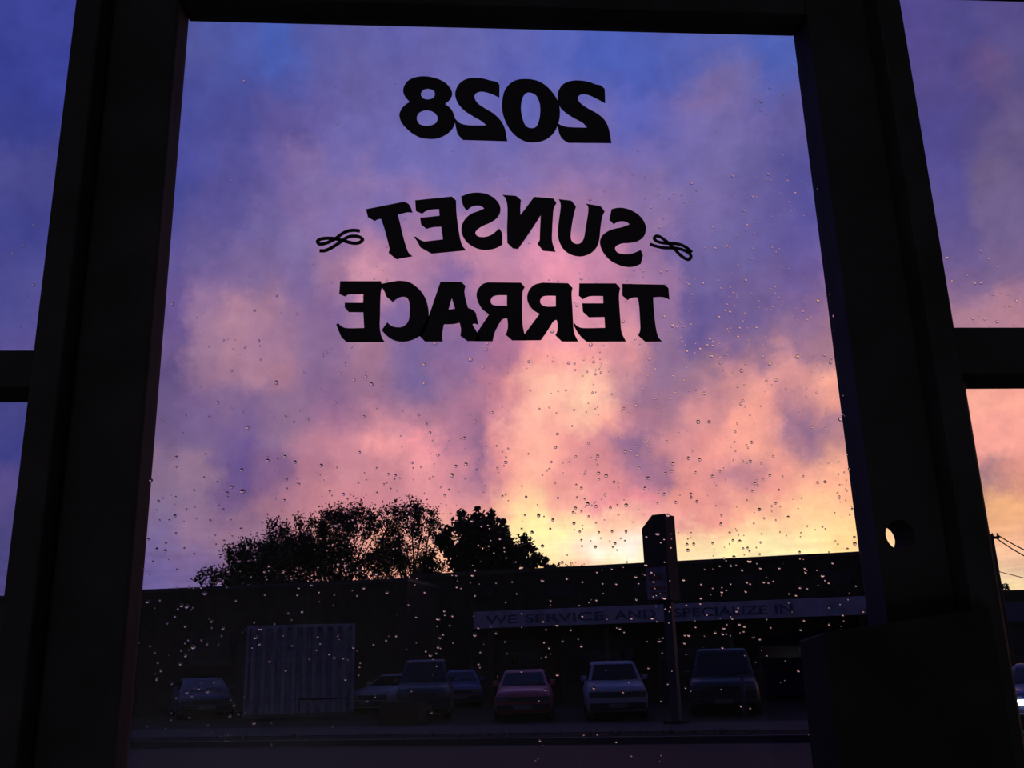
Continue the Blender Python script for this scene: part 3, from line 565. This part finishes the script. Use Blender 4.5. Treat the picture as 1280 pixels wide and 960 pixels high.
# low tubular hoop rail in front of the container
r0_, r1_ = on(377, 902, LOT), on(436, 901, LOT); ra = math.atan2(r1_.y-r0_.y, r1_.x-r0_.x); rl = (r1_-r0_).length
r0_ -= Vector((0, .7, 0))
rail = empty('hoop_rail', (r0_.x, r0_.y, LOT), ra, 'low dark hoop rail standing before the container corner', 'rail')
tube_m = mat('dark_tube', (.012, .012, .014), .5)
MB().tube((0, 0, .68), (rl, 0, .68), .03, .03).build('top_bar', tube_m, rail)
MB().tube((0, 0, .12), (rl, 0, .12), .025, .025).build('lower_bar', tube_m, rail)
for x in (0, rl): MB().tube((x, 0, 0), (x, 0, .70), .03, .03).build('upright', tube_m, rail)
pp = on(932, 898, LOT)
bol = empty('bollard', (pp.x, pp.y, LOT), 0, 'slim pale bollard post standing by the dark van', 'bollard')
MB().tube((0, 0, 0), (0, 0, 1.05), .055, .05, 12).build('shaft', mat('pale_post', (.06, .055, .06), .7), bol)
MB().tube((0, 0, 1.05), (0, 0, 1.1), .055, .03, 12).build('cap', tube_m, bol)

# ------------------------------------------------------------------ vehicles
tire_m = mat('tyre', (.01, .01, .01), .85); rim_m = mat('wheel_rim', (.12, .12, .13), .35, .8)
cglass = mat('car_glass', (.010, .010, .012), .06, var=0, spec=.28)
lamp_m = mat('lamp_lens', (.07, .07, .08), .2); tail_m = mat('tail_lens', (.09, .01, .01), .2); plate_m = mat('plate', (.10, .10, .10), .5)
blackp = mat('black_plastic', (.012, .012, .013), .5)
def ring(y, hw, z0, z1, tuck=.9):
    zm = z0+(z1-z0)*.62
    return [(-hw*.90, y, z0), (hw*.90, y, z0), (hw, y, z0+.12), (hw, y, zm), (hw*tuck, y, z1), (hw*.5, y, z1+.02), (-hw*.5, y, z1+.02), (-hw*tuck, y, z1), (-hw, y, zm), (-hw, y, z0+.12)]
def car(name, label, paint, loc, rz, L=4.3, W=1.7, H=1.4, hood=.86, belt=.93, ws=1.15, rf=1.85, rr=3.2, rb=3.75, deck=.95, wr=.31, lit=False, bars=0, rack=False):
    """front at y=0, rear at y=L; ws/rf/rr/rb: windscreen foot, roof front, roof rear, rear-window foot"""
    c = empty(name, loc, rz, label, 'car' if 'van' not in name and 'pickup' not in name else name.split('_')[-1])
    h = W/2; zb = .2
    MB().loft([ring(0, h*.86, zb+.14, hood-.22), ring(.10, h*.95, zb+.03, hood-.09), ring(.45, h, zb, hood-.03), ring(ws, h, zb, belt), ring(rb, h, zb, belt+.01), ring(L-.35, h*.98, zb, deck), ring(L-.08, h*.95, zb+.03, deck-.06), ring(L, h*.88, zb+.14, deck-.25)]).build('body', paint, c)
    b0 = [(-h*.90, ws, belt), (h*.90, ws, belt), (h*.90, rb, belt), (-h*.90, rb, belt)]
    q = h*.72; t0 = [(-q, rf, H-.05), (q, rf, H-.05), (q, rr, H-.05), (-q, rr, H-.05)]
    t1 = [(-q*.9, rf+.12, H), (q*.9, rf+.12, H), (q*.9, rr-.12, H), (-q*.9, rr-.12, H)]
    MB().loft([b0, t0, t1], False).build('cabin', paint, c, .02)
    def pane(a, b, c_, d, nm, m1=.07, mz=.08, off=.012):
        a, b, c_, d = map(Vector, (a, b, c_, d)); n = (b-a).cross(d-a).normalized()
        u = lambda p, q_, t: p+(q_-p)*t
        lo = [u(a, b, m1), u(a, b, 1-m1), u(d, c_, 1-m1), u(d, c_, m1)]
        pts_ = [u(lo[0], lo[3], mz), u(lo[1], lo[2], mz), u(lo[1], lo[2], 1-mz), u(lo[0], lo[3], 1-mz)]
        v = [p+n*off for p in pts_]+[p-n*.01 for p in pts_]
        MB().add(v, [(0, 1, 2, 3), (7, 6, 5, 4)]+[(i, 4+i, 4+(i+1) % 4, (i+1) % 4) for i in range(4)]).build(nm, cglass, c)
    pane(b0[0], b0[1], t0[1], t0[0], 'windscreen', .06)
    pane(b0[2], b0[3], t0[3], t0[2], 'rear_window', .06)
    pane(b0[1], b0[2], t0[2], t0[1], 'side_window', .05)
    pane(b0[3], b0[0], t0[0], t0[3], 'side_window', .05)
    for s in (-1, 1):
        x0, x1 = sorted((s*h*.48, s*h*.92))
        hl = MB().box(x0, x1, -.015 if not lit else -.03, .12, hood-.33 if not lit else hood-.29, hood-.17 if not lit else hood-.20).build('headlamp', lamp_m if not lit else mat('lit_lamp', (.9, .92, 1), .3, emit=(.85, .95, 1, 22)), c, .02)
        x0, x1 = sorted((s*h*.66, s*h*.9)); MB().box(x0, x1, L-.10, L+.01, deck-.30, deck-.10).build('tail_lamp', tail_m, c, .01)
        mx = MB().box(*sorted((s*h*.92, s*h*1.12)), ws+.25, ws+.36, belt+.02, belt+.16).build('mirror', paint, c, .02)
        for y in (.78, L-.85):
            w_ = MB().tube((s*(h-.20), y, wr), (s*(h+.005), y, wr), wr, wr, 20).build('wheel', tire_m, c)
            MB().tube((s*(h-.02), y, wr), (s*(h+.012), y, wr), wr*.62, wr*.55, 14).build('rim', rim_m, w_)
    MB().box(-h*.48, h*.48, -.012, .08, hood-.33, hood-.19).build('grille', blackp, c, .01)
    for k in range(bars): MB().box(-h*.44+k*h*.88/(bars-1)-.012, -h*.44+k*h*.88/(bars-1)+.012, -.022, -.01, hood-.33, hood-.19).build('grille_bar', rim_m, c)
    MB().box(-h*.9, h*.9, -.06, .14, .30, .46).build('front_bumper', blackp, c, .03)
    MB().box(-h*.9, h*.9, L-.10, L+.05, .32, .48).build('rear_bumper', paint, c, .03)
    MB().box(-.26, .26, -.075, -.058, .33, .44).build('number_plate', plate_m, c)
    for s in (-1, 1): MB().tube((s*h*.1, ws-.02, belt+.03), (s*h*.1+.5, ws+.10, belt+.13), .012, .008, 6).build('wiper', blackp, c)
    if rack:
        for s in (-1, 1): MB().tube((s*q*.86, rf+.2, H+.05), (s*q*.86, rr-.15, H+.05), .018, .018).build('roof_rail', blackp, c)
    return c
red = mat('red_paint', (.42, .035, .045), .4, coat=.25, var=.05); navy = mat('blue_paint', (.07, .08, .20), .4, coat=.2, var=.05)
white = mat('white_paint', (.30, .28, .32), .5, coat=.1, var=.05); blk = mat('dark_paint', (.012, .012, .012), .45, coat=.1, var=.05)
grey = mat('grey_paint', (.085, .08, .095), .45, coat=.15, var=.05); green = mat('pale_paint', (.26, .26, .25), .5, coat=.1, var=.05)
def face(p, extra=0.0): return math.atan2(-p.x, p.y)*1.0+extra      # turn the nose to the door, plus a little
g = on(654, 902, LOT); car('red_car', 'red hatchback car parked nose out under the lettered fascia', red, g, face(g, -.04), L=4.0, W=1.62, H=1.34, hood=.84, belt=.90, ws=.95, rf=1.6, rr=3.1, rb=3.75)
g = on(774, 901, LOT); car('white_car', 'white off-road car with square cabin parked beside the pylon sign', white, g, face(g, .06), L=4.1, W=1.68, H=1.52, hood=.93, belt=.99, ws=1.05, rf=1.5, rr=3.6, rb=3.95, deck=1.05, wr=.36, bars=8)
g = on(528, 902, LOT); car('dark_van', 'black van with tall rounded cabin parked between the container and the blue car', blk, g, face(g, -.05), L=3.9, W=1.64, H=1.71, hood=.98, belt=1.05, ws=.8, rf=1.45, rr=3.4, rb=3.75, deck=1.05, wr=.33, rack=True)
g = on(576, 886, LOT); car('blue_car', 'blue car half hidden behind the black van', navy, g, face(g, .02), L=4.3, W=1.6, H=1.30, hood=.84, belt=.90, ws=1.1, rf=1.7)
g = on(258, 900, LOT); car('grey_car', 'low grey car parked left of the container', grey, g, face(g, .10), L=4.5, W=1.80, H=1.30, hood=.82, belt=.88, ws=1.15, rf=1.95, rr=3.2, rb=3.9)
g = on(459, 894.5, LOT); car('pale_car', 'pale car glimpsed behind the orange crate', green, g, face(g, -.5), L=3.0, W=1.45, H=1.26, hood=.82, belt=.88)
g = on(907, 895, LOT); car('delivery_van', 'large dark delivery van parked behind the slim bollard', blk, g, face(g, -.02), L=4.8, W=1.95, H=1.80, hood=.98, belt=1.02, ws=.7, rf=1.35, rr=4.9, rb=5.1, deck=1.0, wr=.34, rack=True)
cx = 12.56
car('pickup', 'blue car with a lit white headlamp coming along the road', navy, Vector((cx, 19.7, ROAD)), face(Vector((cx, 19.7, 0)), .0), L=4.6, W=1.75, H=1.40, hood=.92, belt=.98, ws=1.3, rf=1.95, rr=3.3, rb=3.9, lit=True)
o = bpy.data.objects['pickup']; o.name = 'oncoming_car'; o['category'] = 'car'
# orange crate in front of the van
g0, g1 = on(481, 898, LOT), on(526, 898, LOT)
cr = empty('crate', (g0.x, g0.y-2.9, LOT), math.atan2(g1.y-g0.y, g1.x-g0.x), 'rusty orange wooden crate standing before the black van', 'crate')
cw = (g1-g0).length*.97; cm = mat('rust_wood', (.075, .028, .012), .8, scale=9, var=.4)
MB().box(.03, cw-.03, .03, .6, .05, .55).build('core', cm, cr)
for k in range(4): MB().box(0, cw, 0, .03, .06+k*.135, .18+k*.135).build('slat', cm, cr, .005)
for x in (.02, cw-.09): MB().box(x, x+.07, -.02, 0, .02, .6).build('batten', cm, cr)

# ------------------------------------------------------------------ trees behind the roofs
leaf_m = mat('leaf', (.020, .024, .012), .7, var=.4, scale=3, spec=.2); bark_m = mat('bark', (.02, .015, .012), .9)
def tree(name, label, Y, base_px, blobs, dens, lsize, seed, group=None, wispy=.25):
    R_ = random.Random(seed); b = at(base_px, 740, Y); base = Vector((b.x, Y, LOT))
    t = empty(name, base, 0, label, 'tree', group)
    mpp = Y/FPX*1.02; mb = MB(); tr = MB()
    cen = []
    for (px, py, rp) in blobs:
        q = at(px, py, Y)-base; q.y += R_.uniform(-.5, .5)*rp*mpp; cen.append((q, rp*mpp))
    fork = Vector((0, 0, max(1.2, min(q.z for q, r in cen)*.75)))
    tr.tube((0, 0, 0), fork, .16, .11, 9)
    for q, r in cen:
        mid = fork.lerp(q, .5)+Vector((R_.uniform(-.2, .2), R_.uniform(-.2, .2), .15)); tr.tube(fork, mid, .07, .045, 6, False); tr.tube(mid, q+Vector((0, 0, r*.5)), .045, .015, 6, False)
    for q, r in cen:
        nsub = max(6, int(13*r*r))
        subs = []
        for k in range(nsub):
            d = Vector((R_.gauss(0, 1), R_.gauss(0, 1), R_.gauss(0, 1))).normalized()*r*R_.uniform(.3, 1)**.6
            subs.append((q+d, r*R_.uniform(.18, .38)))
        for c, sr in subs:
            for k in range(int(dens*sr*sr*1900)):
                far = 1.0 if R_.random() > wispy else 1.7
                p = c+Vector((R_.gauss(0, .6), R_.gauss(0, .6), R_.gauss(0, .6)))*sr*far
                s = lsize*R_.uniform(.6, 1.3); a = Vector((R_.gauss(0, 1), R_.gauss(0, 1), R_.gauss(0, 1))).normalized(); w = a.orthogonal().normalized()*s*.38
                a = a*s
                mb.add([p-a*.5, p+w, p+a*.5, p-w], [(0, 1, 2, 3)])
    tr.build('trunk', bark_m, t)
    f = link('foliage', mb.mesh('foliage', leaf_m), t); f['kind'] = 'stuff'
    return t
tree('leafy_tree', 'dark bushy tree sloping down behind the low building', 47, 330, [(345, 682, 26), (322, 694, 24), (362, 690, 26), (300, 704, 22), (278, 714, 20), (258, 724, 14), (290, 720, 18), (385, 694, 24), (345, 715, 34), (385, 712, 26), (310, 722, 22)], 1.0, .13, 11, 'trees behind the roofs')
tree('leafy_tree', 'tall airy tree with wispy top and gaps behind the low building', 48, 425, [(432, 650, 25), (412, 662, 24), (455, 655, 20), (395, 672, 18), (425, 680, 22), (450, 700, 14), (385, 662, 12), (470, 705, 20), (415, 708, 26), (372, 652, 9), (440, 722, 26), (466, 648, 15), (474, 668, 16), (480, 692, 22)], .88, .13, 12, 'trees behind the roofs', .35)
tree('leafy_tree', 'airy round-topped tree between the wispy tree and the dark one', 50, 515, [(513, 650, 22), (495, 658, 20), (530, 662, 17), (505, 682, 22), (535, 690, 12), (490, 700, 22), (520, 714, 24), (548, 716, 16), (478, 716, 18), (492, 640, 14), (478, 655, 14), (540, 652, 13), (548, 672, 8), (532, 706, 22)], .88, .13, 13, 'trees behind the roofs', .35)
tree('broadleaf_tree', 'dense black broad-leaved tree rising above the garage roof', 50, 605, [(600, 660, 22), (580, 658, 18), (625, 668, 20), (570, 680, 22), (605, 690, 28), (640, 690, 22), (655, 708, 18), (585, 710, 26), (620, 712, 26), (672, 706, 12), (684, 714, 8), (595, 642, 8), (612, 646, 8), (628, 650, 6)], 1.0, .24, 14, None, .1)
tree('shrub', 'small dark shrub showing over the garage roof beside the broad-leaved tree', 51, 690, [(690, 712, 7), (696, 708, 4)], 1.2, .16, 15)
tree('shrub', 'thin reddish shrub showing over the garage roof', 51, 714, [(706, 712, 6), (718, 710, 7), (727, 709, 5)], .7, .10, 16)

# ------------------------------------------------------------------ far right: utility pole, wires, shop, conifers
wood = mat('pole_wood', (.05, .03, .022), .85)
pt = at(1238, 668, 45); pb = Vector((pt.x, 45, LOT))
pole = empty('utility_pole', pb, 0, 'wooden utility pole with wires beyond the right sidelight', 'pole')
ph = pt.z-LOT
MB().tube((0, 0, 0), (0, 0, ph), .16, .12, 10).build('shaft', wood, pole)
MB().box(-.1, .42, -.06, .06, ph-.22, ph-.1).build('crossarm', wood, pole)
for x in (.1, .36): MB().tube((x, 0, ph-.1), (x, 0, ph+.06), .05, .035, 8).build('insulator', lamp_m, pole)
def wire(label, a, b, sag, r=.022):
    mb = MB(); n = 14; q = [a.lerp(b, i/n)-Vector((0, 0, sag*4*(i/n)*(1-i/n))) for i in range(n+1)]; o0 = q[0]
    for i in range(n): mb.tube(q[i]-o0, q[i+1]-o0, r, r, 5, False)
    o = mb.build('power_wire', mat('wire', (.01, .01, .01), .6)); o.location = o0; tag(o, label, 'wire')
wire('upper wire of the utility pole hanging in a sag', pt+Vector((.36, 0, -.03)), at(1420, 700, 40), .8, .03)
wire('second wire just under the upper one at the pole top', pt+Vector((.1, 0, -.05)), at(1420, 706, 40), 1.0, .03)
wire('lower thin wire crossing halfway down the utility pole', at(1240, 712, 45), at(1420, 742, 40), .2, .02)
wire('guy wire slanting down from the utility pole', at(1237, 690, 44.8), at(1262, 790, 44.8), 0, .02)
sh0 = at(1225, 738, 52); sh0.z = 0
shop = empty('far_shop', (sh0.x, sh0.y, LOT), SA, 'low shop with a blue fascia beyond the utility pole', 'building')
def sp(x0, x1, y0, y1, z0, z1, nm, mt, parent=shop): return MB().box(x0, x1, y0, y1, z0-LOT, z1-LOT).build(nm, mt, parent)
SZ = [at(1265, y_, 51).z for y_ in (737, 752, 776)]
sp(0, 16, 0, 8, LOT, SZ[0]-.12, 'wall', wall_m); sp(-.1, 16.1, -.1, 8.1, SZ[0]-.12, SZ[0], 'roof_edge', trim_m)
sp(0, 16, -.12, 0, SZ[2], SZ[1], 'fascia_board', mat('blue_fascia', (.07, .07, .14), .6))
for i in range(4): 
    w_ = sp(.6+i*3.3, 3.3+i*3.3, -.05, 0, .9, 2.4, 'shop_window', trim_m); sp(.7+i*3.3, 3.2+i*3.3, -.07, -.05, 1.0, 2.3, 'pane', dark_glass, w_)
for k, (px, top, w_) in enumerate(((1246, 733, .45), (1258, 729, .5))):
    b = at(px, 745, 68); tp = at(px, top, 68); R_ = random.Random(50+k)
    t = empty('conifer', (b.x, 68, LOT), 0, 'small pointed conifer peeping over the shop roof by the pole', 'tree', 'conifers over the shop roof')
    hgt = tp.z-LOT; MB().tube((0, 0, 0), (0, 0, hgt), .09, .02, 6).build('trunk', bark_m, t); mb = MB()
    for j in range(700):
        z = hgt*(.35+.65*R_.random()**.8); rr_ = w_*1.1*(1-z/hgt)+.05; a = R_.uniform(0, 6.28); d = Vector((math.cos(a), math.sin(a), -.3)); p = Vector((0, 0, z))+d*rr_*R_.uniform(.2, 1)
        q = d.orthogonal().normalized()*.05; mb.add([p, p+d*.16+q, p+d*.3, p+d*.16-q], [(0, 1, 2, 3)])
    f = link('foliage', mb.mesh('foliage', leaf_m), t); f['kind'] = 'stuff'

# ------------------------------------------------------------------ raindrops on the outside of the glass
water = water_mat()
def drop_mesh(seed, flat):
    R_ = random.Random(seed); n = 14; rings = 6; v = []; f = []; sm = []
    wob = [1+R_.uniform(-.07, .07) for _ in range(n)]
    wob = [(wob[i-1]+wob[i]*2+wob[(i+1) % n])/4 for i in range(n)]
    Rs = (1+flat*flat)/(2*flat); th = math.asin(min(1, 1/Rs))
    for j in range(rings):
        a = th*(1-j/rings); r = Rs*math.sin(a); y = Rs*math.cos(a)-(Rs-flat)
        for i in range(n):
            p = 2*math.pi*i/n; w = 1+(wob[i]-1)*(1-j/rings)
            v.append((r*math.cos(p)*w, y, r*math.sin(p)*w*1.06-.10*y))
    v.append((0, flat, -.10*flat))
    for j in range(rings-1):
        for i in range(n): f.append((j*n+i, (j+1)*n+i, (j+1)*n+(i+1) % n, j*n+(i+1) % n)); sm.append(True)
    top = len(v)-1
    for i in range(n): f.append(((rings-1)*n+i, top, (rings-1)*n+(i+1) % n)); sm.append(True)
    f.append(tuple(range(n))); sm.append(False)
    me = bpy.data.meshes.new('raindrop'); me.from_pydata(v, [], f); me.polygons.foreach_set('use_smooth', sm); me.materials.append(water)
    bm = bmesh.new(); bm.from_mesh(me); bmesh.ops.recalc_face_normals(bm, faces=bm.faces); bm.to_mesh(me); bm.free()
    return me
DM = [drop_mesh(70+k, fl) for k, fl in enumerate((.46, .52, .58, .50))]
R_ = random.Random(21)
def dens(x, z):
    if z > 2.13: d = .03
    elif z > 2.0: d = .09 if x < .22 else .5
    elif z > 1.93: d = .18 if x < .12 else .8
    elif z > 1.80: d = .38 if x < .08 else .72
    elif z > 1.60: d = 1.0 if x > .16 else .72
    elif z > 1.565: d = .5
    else: d = .14
    return d
drops = []
tries = 0
while len(drops) < 1500 and tries < 60000:
    tries += 1
    x = R_.uniform(GX0+.004, GX1-.004); z = R_.uniform(1.50, GZ1-.01)
    if R_.random() > dens(x, z): continue
    if R_.random() < .35 and drops:                      # drops gather in loose swarms
        q = R_.choice(drops); x = q[0]+R_.gauss(0, .012); z = q[1]+R_.gauss(0, .012)
        if not (GX0+.004 < x < GX1-.004 and 1.5 < z < GZ1-.01): continue
    r = min(.0023, .00103*math.exp(R_.gauss(0, .36))) 
    if any((x-q[0])**2+(z-q[1])**2 < ((r+q[2])*1.15)**2 for q in drops): continue
    drops.append((x, z, r))
side = []
while len(side) < 70:
    if R_.random() < .6: x = R_.uniform(JR1+.025, .72); z = 1.932+abs(R_.gauss(0, .05))
    else: x = R_.uniform(-.48, JL0-.01); z = 1.91+abs(R_.gauss(0, .12))
    if z > 2.3: continue
    r = .00115*math.exp(R_.gauss(0, .35))
    if any((x-q[0])**2+(z-q[1])**2 < ((r+q[2])*1.2)**2 for q in side): continue
    side.append((x, z, r))
drops.sort(key=lambda q: -q[2]); side.sort(key=lambda q: -q[2])
OY = GY+.0031
def place(q, k, label, group):
    o = link('raindrop', DM[k % 4]); o.location = (q[0], OY, q[1]); s = q[2]; o.scale = (s*R_.uniform(.88, 1.2), s, s*R_.uniform(.9, 1.1))
    tag(o, label, 'raindrop', group)
for k, q in enumerate(drops[:260]): place(q, k, 'clear raindrop clinging to the tall glass pane of the door', 'raindrops on the door pane')
for k, q in enumerate([s for s in side if s[0] > 0][:26]): place(q, k, 'clear raindrop above the glazing bar of the latch-side sidelight', 'raindrops on the latch-side sidelight')
for k, q in enumerate([s for s in side if s[0] < 0][:14]): place(q, k, 'clear raindrop on the hinge-side sidelight', 'raindrops on the hinge-side sidelight')
mb = MB()
sv = [v.co.copy() for v in DM[0].vertices]; sf = [tuple(p.vertices) for p in DM[0].polygons]; ss = [p.use_smooth for p in DM[0].polygons]
rest = drops[260:]+[s for s in side if s[0] > 0][26:]+[s for s in side if s[0] < 0][14:]
for (x, z, r) in rest:
    k = len(mb.v); mb.v += [(x+v.x*r, OY+v.y*r, z+v.z*r) for v in sv]; mb.f += [tuple(i+k for i in f) for f in sf]; mb.sm += ss
o = link('fine_raindrops', mb.mesh('fine_raindrops', water)); tag(o, 'fine spatter of tiny raindrops over the glass panes', 'raindrops', None, 'stuff')
